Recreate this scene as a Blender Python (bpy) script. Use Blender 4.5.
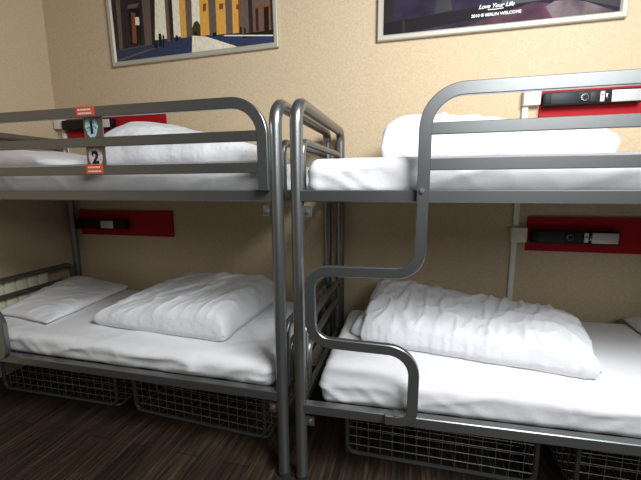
import bpy, bmesh, math, random
from mathutils import Vector, Matrix, noise

for o in list(bpy.data.objects):
    bpy.data.objects.remove(o)
SC = bpy.context.scene
COL = SC.collection

# ------------------------------------------------------------------ camera
cd = bpy.data.cameras.new('camera'); cam = bpy.data.objects.new('camera', cd); COL.objects.link(cam)
cd.sensor_width = 36.0; cd.lens = 359.606 * 36.0 / 641.0; cd.clip_start = 0.02
_r = Vector((0.9708275, 0.2396752, -0.0070544)); _u = Vector((-0.0316465, 0.1572394, 0.9870533)); _f = Vector((-0.2376815, 0.9580353, -0.1602372))
m = Matrix.Identity(4)
for i in range(3):
    m[i][0] = _r[i]; m[i][1] = _u[i]; m[i][2] = -_f[i]
m[0][3], m[1][3], m[2][3] = 0.43342, -1.37148, 1.32008
cam.matrix_world = m
SC.camera = cam

# ------------------------------------------------------------------ world, lights, exposure
w = bpy.data.worlds.new('world'); SC.world = w; w.use_nodes = True
w.node_tree.nodes['Background'].inputs[0].default_value = (0.86, 0.93, 1.0, 1)
w.node_tree.nodes['Background'].inputs[1].default_value = 0.022

def area(name, loc, target, sx, sy, power, color):
    l = bpy.data.lights.new(name, 'AREA'); l.shape = 'RECTANGLE'; l.size = sx; l.size_y = sy
    l.energy = power; l.color = color
    o = bpy.data.objects.new(name, l); COL.objects.link(o); o.location = loc
    o.rotation_euler = (Vector(target) - Vector(loc)).to_track_quat('-Z', 'Y').to_euler()
    return o
area('window_daylight', (1.4, -1.0, 2.7), (0.1, 0.5, 0.8), 1.1, 0.8, 88, (0.93, 0.97, 1.0))
area('front_fill_light', (1.7, -2.9, 2.4), (0.3, 0.0, 1.0), 1.5, 0.8, 22, (0.92, 0.97, 1.0))  # added fill: brightens bedding fronts and reflects in the right guard bars

SC.view_settings.view_transform = 'Standard'
SC.view_settings.look = 'None'
SC.view_settings.gamma = 1.0
SC.view_settings.use_curve_mapping = False
SC.view_settings.exposure = 0.18

# ------------------------------------------------------------------ materials
def mat(name, col, rough=0.5, metal=0.0, spec=0.5):
    mm = bpy.data.materials.new(name); mm.use_nodes = True
    b = mm.node_tree.nodes['Principled BSDF']
    b.inputs['Base Color'].default_value = (*col, 1); b.inputs['Roughness'].default_value = rough
    b.inputs['Metallic'].default_value = metal; b.inputs['Specular IOR Level'].default_value = spec
    return mm, mm.node_tree.nodes, mm.node_tree.links, b

def add_noise_bump(nt, ln, b, scale, strength, dist=0.005, detail=4, vec_scale=None):
    tc = nt.new('ShaderNodeTexCoord'); n = nt.new('ShaderNodeTexNoise')
    n.inputs['Scale'].default_value = scale; n.inputs['Detail'].default_value = detail
    if vec_scale:
        mp = nt.new('ShaderNodeMapping'); mp.inputs['Scale'].default_value = vec_scale
        ln.new(tc.outputs['Object'], mp.inputs['Vector']); ln.new(mp.outputs['Vector'], n.inputs['Vector'])
    else:
        ln.new(tc.outputs['Object'], n.inputs['Vector'])
    bp = nt.new('ShaderNodeBump'); bp.inputs['Strength'].default_value = strength; bp.inputs['Distance'].default_value = dist
    ln.new(n.outputs['Fac'], bp.inputs['Height']); ln.new(bp.outputs['Normal'], b.inputs['Normal'])
    return n

def ramp(nt, ln, src, stops):
    r = nt.new('ShaderNodeValToRGB')
    while len(r.color_ramp.elements) < len(stops): r.color_ramp.elements.new(0.5)
    for e, (p, c) in zip(r.color_ramp.elements, stops):
        e.position = p; e.color = (*c, 1)
    ln.new(src, r.inputs['Fac']); return r

M_WALL, nt, ln, b = mat('beige_textured_wallpaper', (0.70, 0.54, 0.35), 0.75, 0, 0.25)
n = add_noise_bump(nt, ln, b, 95, 0.28, 0.005, 3)
r = ramp(nt, ln, n.outputs['Fac'], [(0.3, (0.535, 0.408, 0.262)), (0.5, (0.58, 0.447, 0.292)), (0.72, (0.62, 0.485, 0.325))])
ln.new(r.outputs['Color'], b.inputs['Base Color'])

M_FLOOR, nt, ln, b = mat('dark_wood_plank_floor', (0.05, 0.035, 0.028), 0.45, 0, 0.4)
tc = nt.new('ShaderNodeTexCoord')
mp = nt.new('ShaderNodeMapping'); mp.inputs['Rotation'].default_value = (0, 0, math.pi / 2)
ln.new(tc.outputs['Object'], mp.inputs['Vector'])
br = nt.new('ShaderNodeTexBrick'); br.inputs['Scale'].default_value = 1.0
br.inputs['Brick Width'].default_value = 1.1; br.inputs['Row Height'].default_value = 0.13
br.inputs['Mortar Size'].default_value = 0.0022; br.inputs['Mortar Smooth'].default_value = 0.2
br.inputs['Color1'].default_value = (0.0, 0.0, 0.0, 1); br.inputs['Color2'].default_value = (1, 1, 1, 1); br.inputs['Mortar'].default_value = (0.1, 0.1, 0.1, 1)
ln.new(mp.outputs['Vector'], br.inputs['Vector'])
mp2 = nt.new('ShaderNodeMapping'); mp2.inputs['Scale'].default_value = (42, 2.2, 1)
ln.new(tc.outputs['Object'], mp2.inputs['Vector'])
ng = nt.new('ShaderNodeTexNoise'); ng.inputs['Scale'].default_value = 1.6; ng.inputs['Detail'].default_value = 6; ng.inputs['Distortion'].default_value = 0.6
ln.new(mp2.outputs['Vector'], ng.inputs['Vector'])
r1 = ramp(nt, ln, ng.outputs['Fac'], [(0.3, (0.014, 0.009, 0.006)), (0.52, (0.035, 0.023, 0.015)), (0.74, (0.085, 0.057, 0.038))])
r2 = ramp(nt, ln, br.outputs['Color'], [(0.0, (0.75, 0.75, 0.75)), (0.5, (0.95, 0.92, 0.9)), (1.0, (1.25, 1.2, 1.12))])
mx = nt.new('ShaderNodeMix'); mx.data_type = 'RGBA'; mx.blend_type = 'MULTIPLY'; mx.inputs['Factor'].default_value = 1.0
ln.new(r1.outputs['Color'], mx.inputs['A']); ln.new(r2.outputs['Color'], mx.inputs['B'])
mx2 = nt.new('ShaderNodeMix'); mx2.data_type = 'RGBA'; mx2.inputs['B'].default_value = (0.012, 0.009, 0.008, 1)
ln.new(br.outputs['Fac'], mx2.inputs['Factor']); ln.new(mx.outputs['Result'], mx2.inputs['A'])
ln.new(mx2.outputs['Result'], b.inputs['Base Color'])
bp = nt.new('ShaderNodeBump'); bp.inputs['Strength'].default_value = 0.35; bp.inputs['Distance'].default_value = 0.003
ln.new(ng.outputs['Fac'], bp.inputs['Height']); ln.new(bp.outputs['Normal'], b.inputs['Normal'])

M_METAL, nt, ln, b = mat('grey_painted_steel', (0.25, 0.255, 0.25), 0.33, 0.85, 0.5)
add_noise_bump(nt, ln, b, 260, 0.05, 0.001, 2)
M_BOLT = mat('zinc_bolt', (0.62, 0.60, 0.56), 0.3, 0.9)[0]
M_BRACKET = mat('bare_steel_bracket', (0.20, 0.20, 0.195), 0.5, 0.8)[0]
M_RUBBER = mat('black_rubber', (0.02, 0.02, 0.02), 0.7)[0]
M_WIRE = mat('dull_steel_wire', (0.26, 0.26, 0.25), 0.45, 0.5)[0]
M_RIM = mat('grey_basket_rod', (0.11, 0.113, 0.113), 0.45, 0.5)[0]
M_SLAT = mat('grey_deck_slats', (0.20, 0.20, 0.20), 0.55, 0.3)[0]

M_SHEET, nt, ln, b = mat('white_cotton_sheet', (0.78, 0.77, 0.775), 0.85, 0, 0.2)
add_noise_bump(nt, ln, b, 16, 0.22, 0.012, 5)
M_DUVET, nt, ln, b = mat('white_cotton_duvet', (0.80, 0.80, 0.815), 0.85, 0, 0.2)
add_noise_bump(nt, ln, b, 22, 0.42, 0.014, 5)
M_TICK, nt, ln, b = mat('cream_mattress_ticking', (0.72, 0.66, 0.50), 0.85, 0, 0.2)

M_RED, nt, ln, b = mat('red_board', (0.36, 0.006, 0.010), 0.6, 0, 0.2)
add_noise_bump(nt, ln, b, 90, 0.12, 0.002, 3)
M_BLACK = mat('black_plastic', (0.006, 0.006, 0.007), 0.5, 0, 0.25)[0]
M_DGREY = mat('dark_grey_plastic', (0.022, 0.022, 0.024), 0.5, 0, 0.3)[0]
M_SILVER = mat('satin_silver_plate', (0.62, 0.60, 0.56), 0.4, 0.3)[0]
M_CHROME = mat('chrome', (0.8, 0.8, 0.78), 0.15, 1.0)[0]
M_CREAM = mat('cream_plastic', (0.74, 0.70, 0.58), 0.4)[0]
M_TRUNK = mat('off_white_plastic', (0.76, 0.72, 0.64), 0.45)[0]
M_RAD = mat('cream_radiator_enamel', (0.72, 0.70, 0.52), 0.4)[0]
M_FRAME = mat('silver_picture_frame', (0.46, 0.425, 0.35), 0.5, 0.15)[0]
M_ORANGE = mat('orange_sticker', (0.78, 0.10, 0.03), 0.5)[0]
M_STWHITE = mat('white_print', (0.82, 0.80, 0.76), 0.6)[0]
M_STBLACK = mat('black_print', (0.01, 0.01, 0.01), 0.6)[0]
M_BACK = mat('brown_backing_board', (0.25, 0.18, 0.11), 0.8)[0]
def speckle(name, base, spots, dark):
    mm, nt, ln, b = mat(name, base, 0.5)
    tc = nt.new('ShaderNodeTexCoord'); v = nt.new('ShaderNodeTexVoronoi'); v.inputs['Scale'].default_value = 95
    ln.new(tc.outputs['Object'], v.inputs['Vector'])
    r = ramp(nt, ln, v.outputs['Distance'], [(0.0, dark), (0.20, dark), (0.28, base), (0.7, spots)])
    ln.new(r.outputs['Color'], b.inputs['Base Color']); return mm
M_BLUEST = speckle('blue_patterned_sticker', (0.30, 0.52, 0.58), (0.60, 0.76, 0.78), (0.05, 0.12, 0.15))
M_PINKST = speckle('pink_patterned_sticker', (0.66, 0.42, 0.50), (0.78, 0.64, 0.68), (0.10, 0.03, 0.05))

# ------------------------------------------------------------------ helpers
def link(name, bm, mats, parent=None, smooth=True, angle=35, loc=None):
    me = bpy.data.meshes.new(name); bmesh.ops.recalc_face_normals(bm, faces=bm.faces[:]); bm.to_mesh(me); bm.free()
    for mm in (mats if isinstance(mats, (list, tuple)) else [mats]): me.materials.append(mm)
    if smooth:
        for p in me.polygons: p.use_smooth = True
        me.set_sharp_from_angle(angle=math.radians(angle))
    o = bpy.data.objects.new(name, me); COL.objects.link(o)
    if parent: o.parent = parent
    if loc: o.location = loc
    return o

def tag(o, label, cat=None, group=None, kind=None):
    if label: o['label'] = label
    if cat: o['category'] = cat
    if group: o['group'] = group
    if kind: o['kind'] = kind
    return o

def thing(name, label, cat, loc, group=None):
    o = bpy.data.objects.new(name, None); COL.objects.link(o); o.location = loc
    o.empty_display_size = 0.05
    return tag(o, label, cat, group)

def box(bm, lo, hi, mi=0, bev=0.0):
    vs = [bm.verts.new((x, y, z)) for x in (lo[0], hi[0]) for y in (lo[1], hi[1]) for z in (lo[2], hi[2])]
    fs = [bm.faces.new([vs[i] for i in q]) for q in ((0, 1, 3, 2), (4, 6, 7, 5), (0, 4, 5, 1), (2, 3, 7, 6), (0, 2, 6, 4), (1, 5, 7, 3))]
    for f in fs: f.material_index = mi
    if bev:
        es = list({e for f in fs for e in f.edges})
        bmesh.ops.bevel(bm, geom=es, offset=bev, segments=2, affect='EDGES', profile=0.5)

def fillet(pts, rad, n=7):
    """round the inner corners of a polyline"""
    pts = [Vector(p) for p in pts]; out = [pts[0]]
    rads = rad if isinstance(rad, (list, tuple)) else [rad] * (len(pts) - 2)
    for i in range(1, len(pts) - 1):
        p, a, c = pts[i], (pts[i - 1] - pts[i]), (pts[i + 1] - pts[i])
        R = rads[i - 1]; ang = a.angle(c); d = R / math.tan(ang / 2)
        a.normalize(); c.normalize()
        t0 = p + a * d; t1 = p + c * d
        ctr = p + (a + c).normalized() * (R / math.sin(ang / 2))
        v0 = t0 - ctr; v1 = t1 - ctr; th = v0.angle(v1)
        for k in range(n + 1):
            s = k / n
            out.append(ctr + (v0 * math.sin((1 - s) * th) + v1 * math.sin(s * th)) / math.sin(th))
    out.append(pts[-1]); return out

def sweep(bm, pts, section, up, mi=0, cap=True):
    """section: list of (a,b): a along side = t x up, b along up"""
    pts = [Vector(p) for p in pts]; up = Vector(up); rings = []
    for i, p in enumerate(pts):
        if i == 0: t = pts[1] - p
        elif i == len(pts) - 1: t = p - pts[i - 1]
        else: t = (pts[i + 1] - p).normalized() + (p - pts[i - 1]).normalized()
        t.normalize(); s = t.cross(up).normalized(); u = s.cross(t).normalized()
        rings.append([bm.verts.new(p + s * a + u * b_) for a, b_ in section])
    k = len(section)
    for A, B in zip(rings, rings[1:]):
        for i in range(k):
            f = bm.faces.new((A[i], A[(i + 1) % k], B[(i + 1) % k], B[i])); f.material_index = mi
    if cap:
        f = bm.faces.new(rings[0][::-1]); f.material_index = mi
        f = bm.faces.new(rings[-1]); f.material_index = mi

def circ(r, n=16): return [(r * math.cos(2 * math.pi * i / n), r * math.sin(2 * math.pi * i / n)) for i in range(n)]
def rrect(w_, h_, c, n=1):
    out = []
    for sx, sy, a0 in ((1, 1, 0), (-1, 1, 90), (-1, -1, 180), (1, -1, 270)):
        for k in range(n + 1):
            a = math.radians(a0 + 90 * k / n)
            out.append((sx * (w_ / 2 - c) + c * math.cos(a), sy * (h_ / 2 - c) + c * math.sin(a)))
    return out

def tube_obj(name, pts, r, mt, parent, up=(0, 1, 0), n=16):
    bm = bmesh.new(); sweep(bm, pts, circ(r, n), up); return link(name, bm, mt, parent)

def cyl(bm, a, b_, r, n=14, mi=0):
    a, b_ = Vector(a), Vector(b_); d = (b_ - a).normalized()
    up = Vector((0, 0, 1)) if abs(d.z) < 0.9 else Vector((0, 1, 0))
    sweep(bm, [a, b_], circ(r, n), up, mi)

# ------------------------------------------------------------------ the room
WY = 0.975; LX = -2.272
bm = bmesh.new(); box(bm, (LX - 0.12, -3.2, -0.1), (3.2, WY + 0.12, 0.0))
tag(link('floor', bm, M_FLOOR, smooth=False), None, kind='structure')
bm = bmesh.new(); box(bm, (LX - 0.12, WY, 0.0), (3.2, WY + 0.12, 3.0))
tag(link('wall_back', bm, M_WALL, smooth=False), None, kind='structure')
bm = bmesh.new(); box(bm, (LX - 0.12, -3.2, 0.0), (LX, WY, 3.0))
tag(link('wall_left', bm, M_WALL, smooth=False), None, kind='structure')

# ------------------------------------------------------------------ bunk beds
BL, BW = 2.08, 0.918
DZ = 1.265                                   # centre of the upper side rails
def bunk(ox, label, ladder_dx, low0, low1, number_plate):
    t = thing('bunk_bed', label, 'bunk bed', (ox, 0, 0), 'grey steel bunk beds along the back wall')
    for ex, sgn in ((0, 1), (BL, -1)):
        # posts and the bar over the top are one bent tube
        ef = tube_obj('end_frame', fillet([(ex, 0, 0.012), (ex, 0, 1.625), (ex, BW, 1.625), (ex, BW, 0.012)], [0.085, 0.06], 9), 0.0255, M_METAL, t, (1, 0, 0), 20)
        for py in (0, BW):
            bm = bmesh.new(); cyl(bm, (ex, py, 0), (ex, py, 0.022), 0.0285, 18); link('foot_cap', bm, M_RUBBER, ef)
        for zt, za, y0 in ((1.482, DZ, 0.075), (0.69, 0.385, 0.075), (0.578, 0.385, 0.125)):
            y1 = BW - (0.055 if zt > 1 else y0 - 0.02)
            tube_obj('end_rail', fillet([(ex, y0, za), (ex, y0, zt), (ex, y1, zt), (ex, y1, za)], 0.05, 7), 0.0165, M_METAL, t, (1, 0, 0), 12)
        # cross bars that carry the decks
        for z in (DZ, low0 + (low1 - low0) * (ex / BL)):
            bm = bmesh.new(); sweep(bm, [(ex, 0.018, z), (ex, BW - 0.018, z)], rrect(0.025, 0.042, 0.004), (0, 0, 1)); link('cross_bar', bm, M_METAL, t, angle=20)
    for py in (0, BW):
        for za, zb in ((DZ, DZ), (low0, low1)):
            bm = bmesh.new(); sweep(bm, [(0.0, py, za), (BL, py, zb)], rrect(0.038, 0.044, 0.003), (0, 0, 1)); link('side_rail', bm, M_METAL, t, angle=20)
    for za, zb in ((DZ, DZ), (low0, low1)):
        bm = bmesh.new()
        for k in range(14):
            s = 0.06 + 0.88 * k / 13; x = BL * s; z = za + (zb - za) * s
            box(bm, (x - 0.028, 0.012, z - 0.014), (x + 0.028, BW - 0.012, z - 0.002))
        link('slat_base', bm, M_SLAT, t, smooth=False)
    # brackets under the side rails
    for ex, sgn in ((0, 1), (BL, -1)):
        for z in (1.204, (low0 if ex == 0 else low1) - 0.062):
            bm = bmesh.new(); xa, xb = sorted((ex + sgn * 0.02, ex + sgn * 0.060))
            box(bm, (xa, -0.006, z - 0.022), (xb, 0.0, z + 0.022), 0, 0.001)
            br_ = link('bracket', bm, M_BRACKET, t, smooth=False)
            bm = bmesh.new(); cyl(bm, (ex + sgn * 0.043, -0.006, z), (ex + sgn * 0.043, -0.011, z), 0.008, 8); link('bolt', bm, M_BOLT, br_)
    # guard rail, left upright continues into the step
    gy, gx0, gx1, gt = -0.034, 0.478 + ladder_dx, BL - 0.040, 1.6225
    sec = rrect(0.043, 0.026, 0.0022)
    bm = bmesh.new()
    sweep(bm, fillet([(gx0, gy, 1.243), (gx0, gy, gt), (gx1, gy, gt), (gx1, gy, 1.289)], [0.125, 0.125], 10), sec, (0, 1, 0))
    gr = link('guard_rail', bm, M_METAL, t, angle=20)
    for zc in (1.497, 1.376):
        bm = bmesh.new(); sweep(bm, [(gx0 + 0.018, gy, zc), (gx1 - 0.018, gy, zc)], rrect(0.040, 0.022, 0.002), (0, 1, 0)); link('guard_bar', bm, M_METAL, gr, angle=20)
    bm = bmesh.new(); cyl(bm, (gx0 - 0.004, gy - 0.013, 1.287), (gx0 - 0.004, gy - 0.020, 1.287), 0.008, 12); link('bolt', bm, M_BOLT, gr)
    # the bent step under it
    d = ladder_dx
    bm = bmesh.new()
    sweep(bm, fillet([(0.478 + d, gy, 1.243), (0.474 + d, gy, 0.982), (0.058 + d, gy, 0.973), (0.058 + d, gy, 0.677), (0.470 + d, gy, 0.674), (0.468 + d, gy, low0 + 0.028), (0.365 + d, gy, low0 + 0.024)],
                      [0.085, 0.075, 0.085, 0.10, 0.048], 9), rrect(0.041, 0.026, 0.0025), (0, 1, 0))
    ld = link('ladder_step', bm, M_METAL, t, angle=20)
    bm = bmesh.new(); box(bm, (0.395 + d, gy - 0.012, low0 + 0.040), (0.438 + d, gy + 0.03, low0 + 0.050), 0, 0.002); link('fixing_tab', bm, M_BRACKET, ld)
    if number_plate:
        px = number_plate
        bm = bmesh.new(); box(bm, (px - 0.050, gy + 0.0115, 1.358), (px + 0.050, gy + 0.0165, 1.640), 0, 0.001)
        pl = link('number_plate', bm, M_METAL, t, smooth=False); tag(pl, 'flat plate with number stickers')
        yf = gy + 0.0115
        def sticker(name, mt, cx, cz, sx, sz, digit, y):
            bm = bmesh.new()
            ring = [bm.verts.new((cx + sx * math.cos(a) * (0.85 if digit == '1' and math.sin(a) < 0 else 1), y, cz + sz * math.sin(a))) for a in [2 * math.pi * k / 28 for k in range(28)]]
            f = bm.faces.new(ring); e = bmesh.ops.extrude_face_region(bm, geom=[f])
            bmesh.ops.translate(bm, verts=[v for v in e['geom'] if isinstance(v, bmesh.types.BMVert)], vec=(0, -0.0012, 0))
            s = link(name, bm, mt, pl, smooth=False)
            return s
        sticker('number_sticker', M_BLUEST, px - 0.008, 1.563, 0.034, 0.047, '1', yf)
        sticker('number_sticker', M_PINKST, px - 0.002, 1.436, 0.036, 0.045, '2', yf)
        for ch, cx, cz in (('1', px - 0.006, 1.563), ('2', px - 0.002, 1.434)):
            text('number', ch, 0.074, (ox + cx, yf - 0.0022, cz), M_STBLACK, pl, bold=0.0028)
        for k, (x0, x1, z0, z1, yy) in enumerate(((px - 0.056, px + 0.038, 1.607, 1.645, gy - 0.013), (px - 0.036, px + 0.052, 1.362, 1.402, gy - 0.011))):
            bm = bmesh.new(); box(bm, (x0, yy - 0.0012, z0), (x1, yy, z1))
            st = link('warning_sticker', bm, M_ORANGE, pl, smooth=False)
            rnd = random.Random(k); bm = bmesh.new()
            for row, zz in ((0, z1 - 0.013), (1, z0 + 0.010)):
                x = x0 + 0.010
                while x < x1 - 0.014:
                    wd = rnd.uniform(0.004, 0.009)
                    box(bm, (x, yy - 0.0018, zz - 0.0035), (x + wd, yy - 0.0011, zz + 0.0035)); x += wd + rnd.uniform(0.002, 0.004)
            link('lettering', bm, M_STWHITE, st, smooth=False)
    return t

def text(name, body, size, center, mt, parent, bold=0.0, shear=0.0, extr=0.0004, rot=0.0):
    """lettering converted to a mesh, facing -y, centred"""
    cu = bpy.data.curves.new(name, 'FONT'); cu.body = body; cu.size = size; cu.extrude = extr; cu.offset = bold; cu.shear = shear
    cu.align_x = 'CENTER'; cu.align_y = 'CENTER'
    tmp = bpy.data.objects.new(name, cu); COL.objects.link(tmp)
    dg = bpy.context.evaluated_depsgraph_get(); dg.update()
    me = bpy.data.meshes.new_from_object(tmp.evaluated_get(dg))
    bpy.data.objects.remove(tmp); bpy.data.curves.remove(cu)
    me.transform(Matrix.Rotation(math.pi / 2, 4, 'X'))
    xs = [v.co.x for v in me.vertices]; zs = [v.co.z for v in me.vertices]
    me.transform(Matrix.Translation((-(min(xs) + max(xs)) / 2, 0, -(min(zs) + max(zs)) / 2)))
    if rot: me.transform(Matrix.Rotation(rot, 4, 'Y'))
    me.materials.clear(); me.materials.append(mt)
    o = bpy.data.objects.new(name, me); COL.objects.link(o)
    o.parent = parent
    par = Vector((0, 0, 0)); q = parent
    while q: par += q.location; q = q.parent
    o.location = Vector(center) - par
    return o

OXL = -0.085 - BL
bunk(0.0, 'grey steel bunk bed on the right with a bent tube step', 0.0, 0.353, 0.405, None)
bunk(OXL, 'grey steel bunk bed on the left with number stickers 1 and 2', 0.072, 0.386, 0.392, -0.925 - OXL)

# ------------------------------------------------------------------ bedding
def ridge(p):
    return 1.0 - abs(noise.noise(p)) * 2.0

def wrinkle(x, y, ang, seed, f1=5.0, aniso=3.0):
    c, s = math.cos(ang), math.sin(ang); a = x * c + y * s; q = -x * s + y * c
    wob = noise.noise(Vector((x * 3, y * 3, seed))) * 0.9
    v = ridge(Vector((a * f1 / aniso + wob * 0.4, q * f1 + wob, seed * 1.7))) ** 3
    v2 = ridge(Vector((a * f1 * 0.9 + 5.1, q * f1 * 1.9 + wob, seed * 2.3))) ** 3
    return v + 0.45 * v2

def mattress(name, x0, x1, y0, y1, z0, z1, label, tilt=0.0, seed=0, fold=0.75):
    root_bm = bmesh.new(); box(root_bm, (x0 + 0.018, y0 + 0.018, z0), (x1 - 0.018, y1 - 0.018, z1 - 0.02), 0, 0.03)
    root = link(name, root_bm, M_TICK); tag(root, label, 'mattress', 'white sheeted mattresses on the bunk beds')
    bm = bmesh.new(); L, W_, H = x1 - x0, y1 - y0, z1 - z0 - 0.002
    nx, ny, nz = 150, 56, 12; R = 0.042
    def add(fn, nu, nv):
        g = [[bm.verts.new(fn(i / nu, j / nv)) for j in range(nv + 1)] for i in range(nu + 1)]
        for i in range(nu):
            for j in range(nv): bm.faces.new((g[i][j], g[i + 1][j], g[i + 1][j + 1], g[i][j + 1]))
    add(lambda u, v: (u * L, v * W_, H), nx, ny); add(lambda u, v: (u * L, v * W_, 0), nx, ny)
    for yy in (0, W_): add(lambda u, v: (u * L, yy, v * H), nx, nz)
    for xx in (0, L): add(lambda u, v: (xx, u * W_, v * H), ny, nz)
    bmesh.ops.remove_doubles(bm, verts=bm.verts[:], dist=0.0005)
    for v in bm.verts:
        p = v.co.copy()
        c = Vector((min(max(p.x, R), L - R), min(max(p.y, R), W_ - R), min(max(p.z, R), H - R)))
        nrm = (p - c)
        if nrm.length < 1e-6: continue
        nrm.normalize(); q = c + nrm * R
        px, py = q.x + x0, q.y + y0
        top = max(0.0, nrm.z)
        side = max(0.0, 1 - abs(nrm.z)) if q.z < H - 0.01 else 0.0
        dn = 1 - q.z / H
        d_ = 0.0
        d_ += top * (-0.006 + 0.003 * noise.noise(Vector((px * 4, py * 4, seed))) + 0.0035 * min(fold, 1.0) * wrinkle(px, py, 0.35, seed, 4.0, 3.5))
        # sheet pulled in folds on the sides, more towards the lower edge and the corners
        edge = min(q.x, L - q.x); corner = math.exp(-edge / 0.22)
        a = (px + py) * 7 + (q.z * (9 if q.x < L / 2 else -9))
        w1 = ridge(Vector((a, q.z * 5, seed + 3.3))) ** 2
        d_ += side * (0.005 + 0.014 * corner) * w1 * (0.25 + dn) * fold
        w2 = ridge(Vector(((px + py) * 2.2 - q.z * 6, q.z * 9, seed + 8.1))) ** 3
        d_ += side * 0.009 * w2 * fold
        d_ -= side * 0.010 * dn * dn
        if q.z < 0.035: d_ = min(d_, 0.004)
        q = q + nrm * d_ * (1 if q.z > 0.004 else 0)
        v.co = (q.x + x0, q.y + y0, max(q.z + z0 + 0.001, z0))
    link('fitted_sheet', bm, M_SHEET, root, angle=180)
    if tilt: root.rotation_euler.y = -math.atan(tilt)
    return root

def bag(name, corners, zb, heights, label, cat, group, mt, seed, hem=0.03, pw=3.2, wr=0.012, ang=0.3, f1=6.0, aniso=2.5, parent=None, bow=0.0, nu=110, nv=80, edgewr=0.0, crease=None, tilt=0.0, pleat=0.014, pl=None):
    """soft closed cushion on a four-cornered outline FL FR BR BL, with corner heights"""
    FL, FR, BR, BL_ = [Vector(c) for c in corners]; h0, h1, h2, h3 = heights
    cen = (FL + FR + BR + BL_) / 4
    bm = bmesh.new(); tops, bots = [], []
    for i in range(nu + 1):
        u = i / nu; tr, br_ = [], []
        for j in range(nv + 1):
            v = j / nv
            P = (FL * (1 - u) + FR * u) * (1 - v) + (BL_ * (1 - u) + BR * u) * v
            eu = 1 - abs(2 * u - 1) ** (pl if pl and u < 0.5 else pw); ev = 1 - abs(2 * v - 1) ** pw
            e = max(0.0, eu * ev) ** 0.5
            # outline drawn in between the corners
            dirv = (P - cen)
            rim = max(abs(2 * u - 1), abs(2 * v - 1)) ** 6
            mid = (1 - abs(2 * u - 1) ** 2) if abs(2 * v - 1) > abs(2 * u - 1) else (1 - abs(2 * v - 1) ** 2)
            nz_ = noise.noise(Vector((P.x * 7, P.y * 7, seed + 4.0)))
            P = P + dirv * rim * (-bow * mid + 0.03 * nz_ + edgewr * noise.noise(Vector((P.x * 45, P.y * 45, seed))))
            H = (h0 * (1 - u) + h1 * u) * (1 - v) + (h3 * (1 - u) + h2 * u) * v
            e2 = e ** 0.75
            z = zb + hem + (H - hem) * e2
            if 0 < i < nu and 0 < j < nv:
                wv = wrinkle(P.x, P.y, ang, seed, f1, aniso)
                z += e ** 0.5 * (wr * (wv - 0.55) + 0.018 * noise.noise(Vector((P.x * 3.2, P.y * 3.2, seed + 9))))
                # pinched pleats running in from the seam
                z += (1 - e2) * e * pleat * ridge(Vector(((P.x - P.y) * 16, (P.x + P.y) * 3, seed + 2)))
                if crease: z += crease(u, v) * e
            z = max(z, zb + 0.004)
            tr.append(bm.verts.new((P.x, P.y, z)))
            if i in (0, nu) or j in (0, nv): br_.append(tr[-1])
            else: br_.append(bm.verts.new((P.x, P.y, zb + hem * (1 - min(1, e * 3)) * 0.9)))
        tops.append(tr); bots.append(br_)
    for g in (tops, bots):
        for i in range(nu):
            for j in range(nv):
                f = [g[i][j], g[i + 1][j], g[i + 1][j + 1], g[i][j + 1]]
                try: bm.faces.new(f)
                except ValueError: pass
    o = link(name, bm, mt, parent, angle=180)
    if tilt: o.rotation_euler.y = -math.atan(tilt)
    if label: tag(o, label, cat, group)
    return o

MU0, MU1 = 1.2635, 1.416
mattress('mattress', 0.035, 2.035, 0.026, 0.888, MU0, MU1, 'mattress in white sheet on the upper deck of the right bunk bed', seed=1)
mattress('mattress', OXL + 0.05, -0.130, 0.026, 0.888, MU0, MU1, 'mattress in white sheet on the upper deck of the left bunk bed', seed=2)
TILT = (0.405 - 0.353) / BL
mr = mattress('mattress', 0.085, 2.0, 0.026, 0.888, 0.352, 0.500, 'mattress in white sheet on the lower deck of the right bunk bed', tilt=TILT, seed=3)
mattress('mattress', OXL + 0.05, -0.140, 0.026, 0.888, 0.3935, 0.522, 'mattress in white sheet on the lower deck of the left bunk bed', seed=4, fold=1.9)

GD = 'folded white duvets'; GP = 'flat white pillows'
lrd = bag('folded_duvet', [(0.215, 0.36), (1.20, 0.17), (1.30, 0.60), (0.27, 0.80)], 0.501, (0.13, 0.125, 0.165, 0.275),
    'folded white duvet on the lower right mattress beside the bent step', 'duvet', GD, M_DUVET, 5, hem=0.04, pw=8, wr=0.015, ang=1.25, f1=12, aniso=2.0, edgewr=0.02, tilt=TILT, pl=26)
bag('inner_fold', [(0.160, 0.45), (0.29, 0.37), (0.32, 0.66), (0.225, 0.66)], 0.501, (0.07, 0.09, 0.12, 0.11), None, None, None, M_DUVET, 15, hem=0.02, pw=4, wr=0.006, nu=30, nv=30, parent=lrd)
bag('folded_duvet', [(-1.31, 0.21), (-0.45, 0.16), (-0.41, 0.84), (-1.13, 0.86)], 0.522, (0.09, 0.175, 0.215, 0.185),
    'folded white duvet on the lower left mattress', 'duvet', GD, M_DUVET, 6, hem=0.035, pw=8, wr=0.014, ang=0.9, f1=8, aniso=2.6, bow=0.02)
bag('folded_duvet', [(0.30, 0.30), (1.21, 0.28), (1.33, 0.74), (0.29, 0.80)], 1.417, (0.235, 0.11, 0.115, 0.275),
    'folded white duvet on the upper right mattress below the red board', 'duvet', GD, M_DUVET, 7, hem=0.05, pw=6, wr=0.012, ang=1.3, f1=6, aniso=2.2, edgewr=0.012)
bag('folded_duvet', [(-1.26, 0.28), (-0.34, 0.26), (-0.33, 0.80), (-1.50, 0.86)], 1.417, (0.22, 0.11, 0.10, 0.40),
    'folded white duvet on the upper left mattress behind the number plate', 'duvet', GD, M_DUVET, 8, hem=0.05, pw=4.5, wr=0.012, ang=1.0, f1=5, aniso=2.2)
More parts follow.
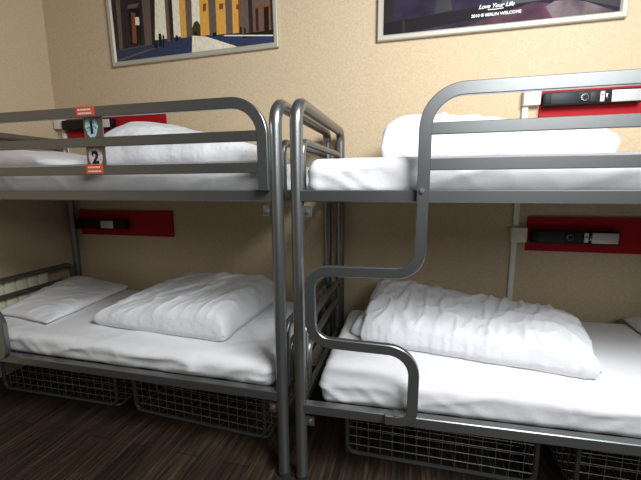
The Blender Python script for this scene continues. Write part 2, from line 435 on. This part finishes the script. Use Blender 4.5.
bag('pillow', [(-2.04, 0.20), (-1.55, 0.14), (-1.63, 0.86), (-2.11, 0.86)], 0.523, (0.045, 0.05, 0.075, 0.14),
    'flat white pillow at the head end of the lower left bunk', 'pillow', GP, M_SHEET, 9, hem=0.012, pw=3, wr=0.010, ang=0.5, f1=6, aniso=2.0, bow=0.04)
bag('pillow', [(-2.05, 0.18), (-1.52, 0.18), (-1.52, 0.80), (-2.06, 0.82)], 1.417, (0.12, 0.06, 0.07, 0.14),
    'flat white pillow at the left end of the upper left bunk', 'pillow', GP, M_SHEET, 10, hem=0.02, pw=3, wr=0.009, ang=0.4, f1=5, aniso=2.0)
bag('pillow', [(1.57, 0.22), (2.0, 0.22), (2.0, 0.88), (1.62, 0.88)], 0.501, (0.06, 0.07, 0.07, 0.06),
    'flat white pillow at the far right end of the lower right bunk', 'pillow', GP, M_SHEET, 11, hem=0.012, pw=3, wr=0.009, ang=0.4, f1=5, aniso=2.0, tilt=TILT)

# ------------------------------------------------------------------ wire baskets under the beds
def basket(x0, x1, y0, rot, label):
    L = x1 - x0; D = 0.56; H = 0.285
    t = thing('wire_basket', label, 'basket', (x0, y0, 0), 'wire storage baskets under the lower bunks')
    t.rotation_euler.z = rot
    R = 0.008
    def loop(z):
        pts = fillet([(L / 2, 0, z), (L, 0, z), (L, D, z), (0, D, z), (0, 0, z), (L / 2, 0, z)], 0.025, 5)
        return pts
    bm = bmesh.new(); sweep(bm, loop(R), circ(R, 8), (0, 0, 1)); sweep(bm, loop(H), circ(R, 8), (0, 0, 1))
    for x in (0.012, L - 0.012):
        cyl(bm, (x, D - 0.004, R), (x, D - 0.004, H), 0.0105, 8)
    sweep(bm, fillet([(0.010, -0.002, H), (0.010, -0.002, R + 0.002), (L - 0.010, -0.002, R + 0.002), (L - 0.010, -0.002, H)], 0.045, 7), circ(0.0105, 8), (0, 1, 0))
    link('rod_frame', bm, M_RIM, t)
    W_ = 0.0014
    def grid(o, a, b_, na, nb):
        bm = bmesh.new(); o, a, b_ = Vector(o), Vector(a), Vector(b_)
        for i in range(1, na): p = o + a * (i / na); cyl(bm, p, p + b_, W_, 5)
        nrm = a.cross(b_).normalized() * 0.002
        for j in range(1, nb): p = o + b_ * (j / nb) + nrm; cyl(bm, p, p + a, W_, 5)
        return bm
    nl, nd, nh = round(L / 0.055), round(D / 0.055), 6
    link('wire_panel', grid((0, 0, R), (L, 0, 0), (0, 0, H - R), nl, nh), M_WIRE, t)
    link('wire_panel', grid((0, D, R), (L, 0, 0), (0, 0, H - R), nl, nh), M_WIRE, t)
    link('wire_panel', grid((0, 0, R), (0, D, 0), (0, 0, H - R), nd, nh), M_WIRE, t)
    link('wire_panel', grid((L, 0, R), (0, D, 0), (0, 0, H - R), nd, nh), M_WIRE, t)
    link('wire_panel', grid((0, 0, R), (L, 0, 0), (0, D, 0), nl, nd), M_WIRE, t)
    bm = bmesh.new(); sweep(bm, fillet([(L * 0.41, -0.004, H), (L * 0.41, -0.010, H - 0.075), (L * 0.53, -0.010, H - 0.075), (L * 0.53, -0.004, H)], 0.02, 5), circ(0.004, 8), (0, 1, 0))
    link('handle', bm, M_RIM, t)
basket(-2.10, -1.215, 0.238, 0.01, 'grey wire basket under the left bunk, the far left one')
basket(-1.095, -0.245, 0.242, -0.06, 'grey wire basket under the left bunk, next to the centre posts')
basket(0.162, 1.010, 0.196, 0.0, 'grey wire basket under the right bunk, below the bent step')
basket(1.145, 1.99, 0.196, 0.0, 'grey wire basket under the right bunk at the right edge, cut off')

# ------------------------------------------------------------------ red boards, reading lights, cable trunking
def board(x0, x1, z0, z1, label):
    bm = bmesh.new(); box(bm, (x0, WY - 0.016, z0), (x1, WY - 0.0005, z1), 0, 0.0015)
    tag(link('red_board', bm, M_RED, smooth=False), label, 'wall board', 'red boards on the back wall')
board(1.110, 1.960, 0.908, 1.108, 'red board on the wall above the lower right mattress')
board(1.120, 1.970, 1.632, 1.822, 'red board on the wall above the upper right mattress')
board(-2.130, -1.286, 0.916, 1.110, 'dark red board on the wall above the lower left mattress')
board(-2.160, -1.280, 1.625, 1.815, 'red board on the wall behind the upper left guard rail')

def unit(x0, x1, zc, label, grey0, grey1, sockets):
    """long black socket and light unit screwed on a board"""
    y1 = WY - 0.016; y0 = y1 - 0.048; h = 0.036
    t = thing('socket_unit', label, 'socket strip', (x0, y1, zc), 'black socket strips on the red boards')
    L = x1 - x0
    bm = bmesh.new(); box(bm, (0, -0.048, -h), (L, 0, h), 0, 0.006); link('housing', bm, M_BLACK, t)
    bm = bmesh.new(); box(bm, (grey0 - x0, -0.052, -h + 0.006), (grey1 - x0, -0.046, h - 0.008), 0, 0.002)
    tag(link('end_plate', bm, M_SILVER, t), 'pale grey plate')
    if sockets:
        bm = bmesh.new(); box(bm, (0.03, -0.051, -h + 0.008), (0.165, -0.046, h - 0.008), 0, 0.002); link('cover', bm, M_DGREY, t)
        bm = bmesh.new(); cyl(bm, (0.190, -0.046, 0), (0.190, -0.054, 0), 0.019, 18); s = link('socket_outlet', bm, M_CHROME, t)
        bm = bmesh.new(); cyl(bm, (0.193, -0.053, 0), (0.193, -0.0555, 0), 0.013, 18); link('socket_hole', bm, M_BLACK, s)
        bm = bmesh.new(); box(bm, (0.216, -0.051, -h + 0.012), (0.252, -0.046, h - 0.010), 0, 0.002); link('cover', bm, M_DGREY, t)
        bm = bmesh.new(); box(bm, (0.262, -0.053, -h + 0.010), (0.282, -0.046, h - 0.010), 0, 0.002); s = link('switch', bm, M_CREAM, t)
        bm = bmesh.new(); cyl(bm, (0.272, -0.0525, 0.006), (0.272, -0.0545, 0.006), 0.004, 10); link('switch_dot', bm, M_BLACK, s)
        bm = bmesh.new(); box(bm, (0.290, -0.051, -0.012), (0.300, -0.046, 0.012), 0, 0.001); link('switch_key', bm, M_CHROME, t)
unit(1.125, 1.560, 0.999, 'black socket strip on the lower right red board', 1.425, 1.552, True)
unit(1.125, 1.585, 1.752, 'black socket strip on the upper right red board', 1.440, 1.577, True)
unit(-2.134, -1.665, 1.006, 'black socket strip on the lower left red board', -1.888, -1.772, False)
unit(-2.155, -1.700, 1.755, 'black socket strip behind the upper left guard rail', -1.800, -1.715, False)

def jbox(x0, x1, z0, z1, label):
    bm = bmesh.new(); box(bm, (x0, WY - 0.042, z0), (x1, WY - 0.0005, z1), 0, 0.004)
    o = link('junction_box', bm, M_TRUNK); tag(o, label, 'junction box', 'off white junction boxes')
    for x in (x0 + 0.012, x1 - 0.012):
        bm = bmesh.new(); cyl(bm, (x, WY - 0.0415, (z0 + z1) / 2), (x, WY - 0.044, (z0 + z1) / 2), 0.004, 10); link('screw', bm, M_SILVER, o)
jbox(1.020, 1.106, 0.958, 1.045, 'small off white box left of the lower right socket strip')
jbox(1.030, 1.116, 1.730, 1.816, 'small off white box left of the upper right socket strip')
jbox(-2.256, -2.172, 1.735, 1.818, 'small off white box left of the upper left red board')
def trunk(x0, x1, z0, z1, label):
    bm = bmesh.new(); box(bm, (x0, WY - 0.020, z0), (x1, WY - 0.0005, z1), 0, 0.002)
    tag(link('cable_trunking', bm, M_TRUNK), label, 'cable trunking', 'vertical cable trunking on the back wall')
trunk(1.030, 1.060, 0.0, 0.957, 'off white cable trunking running down behind the lower right mattress')
trunk(1.032, 1.062, 1.046, 1.729, 'off white cable trunking between the two right junction boxes')
trunk(-2.210, -2.180, 0.0, 1.734, 'off white cable trunking in the left corner behind the bunk bed')

# ------------------------------------------------------------------ radiator on the left wall
rt = thing('radiator', 'cream radiator on the left wall behind the bunk end', 'radiator', (LX, 0.0, 0.12))
bm = bmesh.new(); ys = [-0.62 + 0.078 * k for k in range(17)]
for y in ys: box(bm, (0.022, y + 0.004, 0.0), (0.066, y + 0.074, 0.555), 0, 0.010)
link('sections', bm, M_RAD, rt)
bm = bmesh.new()
for z in (0.05, 0.50): cyl(bm, (0.044, ys[0] + 0.01, z), (0.044, ys[-1] + 0.07, z), 0.014, 10)
link('header_pipe', bm, M_RAD, rt)
for y in (ys[1], ys[-2]):
    bm = bmesh.new(); box(bm, (0.0005, y + 0.02, 0.40), (0.03, y + 0.05, 0.44)); link('wall_bracket', bm, M_RAD, rt, smooth=False)

# ------------------------------------------------------------------ framed posters
def flat(name, col, rough=0.45):
    mm, nt, ln, b = mat(name, col, rough, 0, 0.25)
    tc = nt.new('ShaderNodeTexCoord'); mp = nt.new('ShaderNodeMapping'); mp.inputs['Scale'].default_value = (60, 1, 22)
    n = nt.new('ShaderNodeTexNoise'); n.inputs['Scale'].default_value = 1.3; n.inputs['Detail'].default_value = 5
    ln.new(tc.outputs['Object'], mp.inputs['Vector']); ln.new(mp.outputs['Vector'], n.inputs['Vector'])
    r = ramp(nt, ln, n.outputs['Fac'], [(0.32, tuple(c * 0.82 for c in col)), (0.5, col), (0.7, tuple(min(1, c * 1.12) for c in col))])
    ln.new(r.outputs['Color'], b.inputs['Base Color']); return mm
def poster(x0, z0, W_, H, rot, label, bg, shapes):
    t = thing('picture_frame', label, 'framed poster', (x0, WY - 0.0005, z0), 'framed posters on the back wall')
    t.rotation_euler.y = -rot
    f = 0.034; bm = bmesh.new()
    pts = [(f / 2, 0, f / 2), (W_ - f / 2, 0, f / 2), (W_ - f / 2, 0, H - f / 2), (f / 2, 0, H - f / 2)]
    out = [(0, 0), (W_, 0), (W_, H), (0, H)]; inn = [(f, f), (W_ - f, f), (W_ - f, H - f), (f, H - f)]
    prof = []
    for (ox_, oz_), (ix, iz) in zip(out, inn):
        ring = []
        for s, y in ((0, 0), (0, -0.022), (0.15, -0.026), (0.75, -0.024), (1.0, -0.014), (1.0, 0)):
            ring.append(bm.verts.new((ox_ + (ix - ox_) * s, y, oz_ + (iz - oz_) * s)))
        prof.append(ring)
    for k in range(4):
        A, B = prof[k], prof[(k + 1) % 4]
        for i in range(6): bm.faces.new((A[i], A[(i + 1) % 6], B[(i + 1) % 6], B[i]))
    link('frame', bm, M_FRAME, t, angle=20)
    bm = bmesh.new(); box(bm, (f - 0.004, -0.010, f - 0.004), (W_ - f + 0.004, -0.001, H - f + 0.004), 0)
    mats = [bg]; y = -0.0102
    for col, poly in shapes:
        if col not in mats: mats.append(col)
        vs = [bm.verts.new((f + min(max(a, -0.002), W_ - 2 * f + 0.002), y, f + min(max(b_, -0.002), H - 2 * f + 0.002))) for a, b_ in poly]
        fc = bm.faces.new(vs); fc.material_index = mats.index(col); y -= 0.00005
    pr = link('poster_print', bm, mats, t, smooth=False)
    return t, pr

P_SKY = flat('print_pale_sky', (0.85, 0.76, 0.58)); P_BLUE = flat('print_blue_shade', (0.035, 0.045, 0.095)); P_DARK = flat('print_dark_stone', (0.032, 0.022, 0.022))
P_STONE = flat('print_grey_stone', (0.135, 0.095, 0.075)); P_OCHRE = flat('print_sunlit_ochre', (0.72, 0.36, 0.07)); P_RUST = flat('print_rust', (0.22, 0.075, 0.025))
P_SUN = flat('print_sunlit_paving', (0.82, 0.73, 0.56)); P_TREE = flat('print_tree', (0.05, 0.05, 0.02)); P_BLK = flat('print_black', (0.012, 0.010, 0.010))
T = 0.86
def q(x0, x1, z0, z1=T): return [(x0, z0), (x1, z0), (x1, z1), (x0, z1)]
def qq(x0, x1, X0, X1, z0, z1=T): return [(x0, z0), (x1, z0), (X1, z1), (X0, z1)]
shapes = [
    (P_BLUE, q(0, 1.21, -0.002, 0.11)),
    (P_DARK, qq(0, .325, 0, .40, .08)), (P_STONE, qq(.03, .06, .05, .09, .085)), (P_STONE, qq(.245, .30, .26, .34, .088)), (P_BLK, qq(.125, .215, .13, .235, .10, .33)),
    (P_RUST, [(.145, .11), (.178, .105), (.19, .30), (.155, .31)]), (P_SUN, [(.181, .225), (.214, .22), (.216, .272), (.184, .275)]),
    (P_STONE, qq(.13, .21, .135, .225, .335, .36)), (P_STONE, qq(.05, .25, .05, .27, .40, .425)),
    (P_STONE, qq(.425, .478, .44, .50, .09)), (P_DARK, qq(.45, .476, .468, .498, .092)), (P_RUST, qq(.424, .434, .439, .449, .095)),
    (P_OCHRE, qq(.533, .580, .55, .605, .10)), (P_STONE, qq(.578, .622, .60, .655, .10)),
    (P_TREE, [(.62, .106), (.683, .10), (.686, .165), (.665, .195), (.64, .185), (.622, .15)]),
    (P_OCHRE, qq(.684, .751, .70, .775, .096)), (P_STONE, qq(.750, .803, .768, .825, .09)),
    (P_OCHRE, qq(.803, .872, .82, .895, .09)), (P_STONE, qq(.872, .920, .89, .945, .086)),
    (P_OCHRE, qq(.920, .974, .94, 1.00, .085)), (P_RUST, qq(.962, .990, .985, 1.01, .084)), (P_STONE, qq(.978, 1.21, 1.0, 1.21, .05)),
    (P_DARK, qq(1.035, 1.062, 1.04, 1.07, .055, .60)), (P_RUST, qq(1.075, 1.108, 1.08, 1.112, .075, .235)), (P_DARK, qq(1.082, 1.102, 1.086, 1.105, .078, .215)),
    (P_RUST, qq(1.13, 1.180, 1.132, 1.185, .07, .235)), (P_BLK, qq(1.14, 1.172, 1.142, 1.176, .074, .215)), (P_DARK, qq(1.187, 1.2, 1.188, 1.2, .06, .6)),
    (P_RUST, qq(.712, .735, .716, .740, .245, .29)), (P_RUST, qq(.832, .86, .835, .865, .24, .275)), (P_RUST, qq(.95, .975, .955, .982, .225, .255)),
    (P_BLK, q(.985, 1.206, .05, .075)),
    (P_SUN, [(.62, .106), (.725, .088), (.956, -.002), (.608, -.002)]),
    (P_SUN, [(.856, .083), (1.206, .045), (1.206, .037), (.854, .076)]),
    (P_STONE, [(.0, .012), (.225, .050), (.392, .068), (.439, .074), (.236, .040), (.023, .0)]),
    (P_STONE, [(.02, .079), (.301, .088), (.299, .082), (.019, .073)]),
    (P_BLK, [(.355, .065), (.378, .062), (.384, .13), (.376, .150), (.362, .145)]), (P_BLK, [(.385, .057), (.397, .055), (.405, .125), (.399, .139), (.392, .13)]),
    (P_BLK, [(.318, .06), (.343, .056), (.348, .095), (.335, .108), (.325, .10)]), (P_BLK, [(.487, .088), (.508, .085), (.512, .115), (.502, .123), (.494, .12)]),
    (P_BLK, [(.970, .08), (.983, .078), (.985, .112), (.979, .122), (.973, .115)]), (P_BLK, [(1.0, .078), (1.012, .076), (1.012, .105), (1.006, .112), (1.0, .105)]),
    (P_BLK, q(.64, .66, .104, .13)), (P_BLK, q(.775, .80, .085, .105)),
    (P_STONE, q(0, 1.21, .62, T)), (P_DARK, q(0, 1.21, .60, .62)), (P_DARK, q(0, 1.21, .74, .755)),
]
poster(-1.679, 2.1475, 1.268, 0.90, 0.0174, 'framed poster of sunlit stone columns on the wall above the left bunk', P_SKY, shapes)

Q_DUSK = mat('print_violet_dusk', (0.050, 0.042, 0.085), 0.7, 0, 0.1)
mm, nt, ln, b = Q_DUSK; nn = add_noise_bump(nt, ln, b, 5, 0.0, 0.0, 4)
rr = ramp(nt, ln, nn.outputs['Fac'], [(0.35, (0.014, 0.012, 0.020)), (0.6, (0.032, 0.024, 0.046)), (0.8, (0.055, 0.034, 0.055))]); ln.new(rr.outputs['Color'], b.inputs['Base Color'])
Q_DUSK = mm
Q_WALL, nt, ln, b = mat('print_dim_wall', (0.016, 0.013, 0.016), 0.7, 0, 0.1)
Q_PINK, nt, ln, b = mat('print_pink_haze', (0.15, 0.075, 0.11), 0.7, 0, 0.1); nn = add_noise_bump(nt, ln, b, 9, 0, 0, 4)
rr = ramp(nt, ln, nn.outputs['Fac'], [(0.3, (0.05, 0.022, 0.035)), (0.7, (0.12, 0.06, 0.08))]); ln.new(rr.outputs['Color'], b.inputs['Base Color'])
Q_PALE, nt, ln, b = mat('print_pale_haze', (0.27, 0.22, 0.24), 0.7, 0, 0.1); nn = add_noise_bump(nt, ln, b, 9, 0, 0, 4)
rr = ramp(nt, ln, nn.outputs['Fac'], [(0.3, (0.07, 0.05, 0.06)), (0.7, (0.20, 0.155, 0.16))]); ln.new(rr.outputs['Color'], b.inputs['Base Color'])
shapes = [
    (Q_WALL, [(0, 0), (.114, 0), (.45, .03), (.70, .05), (.70, .10), (.45, .095), (.2, .08), (0, .066)]),
    (P_BLK, [(0, .07), (.06, .07), (.065, .2), (.05, .45), (.03, .6), (0, .6)]), (P_BLK, [(.11, .0), (.13, .0), (.125, .07), (.11, .07)]),
    (P_BLK, [(.285, .085), (.385, .098), (.374, .147), (.36, .40), (.345, .55), (.33, .40), (.30, .155)]),
    (P_BLK, [(.64, .09), (.95, .10), (1.21, .02), (1.21, .30), (.9, .22), (.64, .15)]),
    (Q_PINK, [(.44, 0), (.96, -.002), (.93, .055), (.88, .075), (.805, .09), (.70, .065)]),
    (Q_PALE, [(.90, -.002), (1.10, -.002), (1.18, .008), (1.128, .030), (1.05, .065), (.983, .082), (.90, .085), (.86, .06)]),
    (Q_PINK, [(.62, .35), (.9, .42), (1.15, .40), (.9, .38)]),
]
t2, pr2 = poster(0.214, 2.1435, 1.273, 0.90, 0.0, 'framed poster of a dark violet night view on the wall above the right bunk', Q_DUSK, shapes)
tx = text('lettering', 'Love Your Life', 0.030, (0.863, WY - 0.0118, 2.273), M_STWHITE, pr2, bold=0.0006, shear=0.35, rot=0.0)
bm = bmesh.new(); sweep(bm, [(0.82 - 0.214, -0.0115, 2.255 - 2.1435), (0.86 - 0.214, -0.0115, 2.2535 - 2.1435), (0.90 - 0.214, -0.0115, 2.256 - 2.1435)], rrect(0.004, 0.0006, 0.0002), (0, 1, 0)); link('underline', bm, M_STWHITE, pr2)
text('lettering', '2010 © BERLIN WELCOME', 0.022, (0.863, WY - 0.0118, 2.230), M_STWHITE, pr2, bold=0.0005)
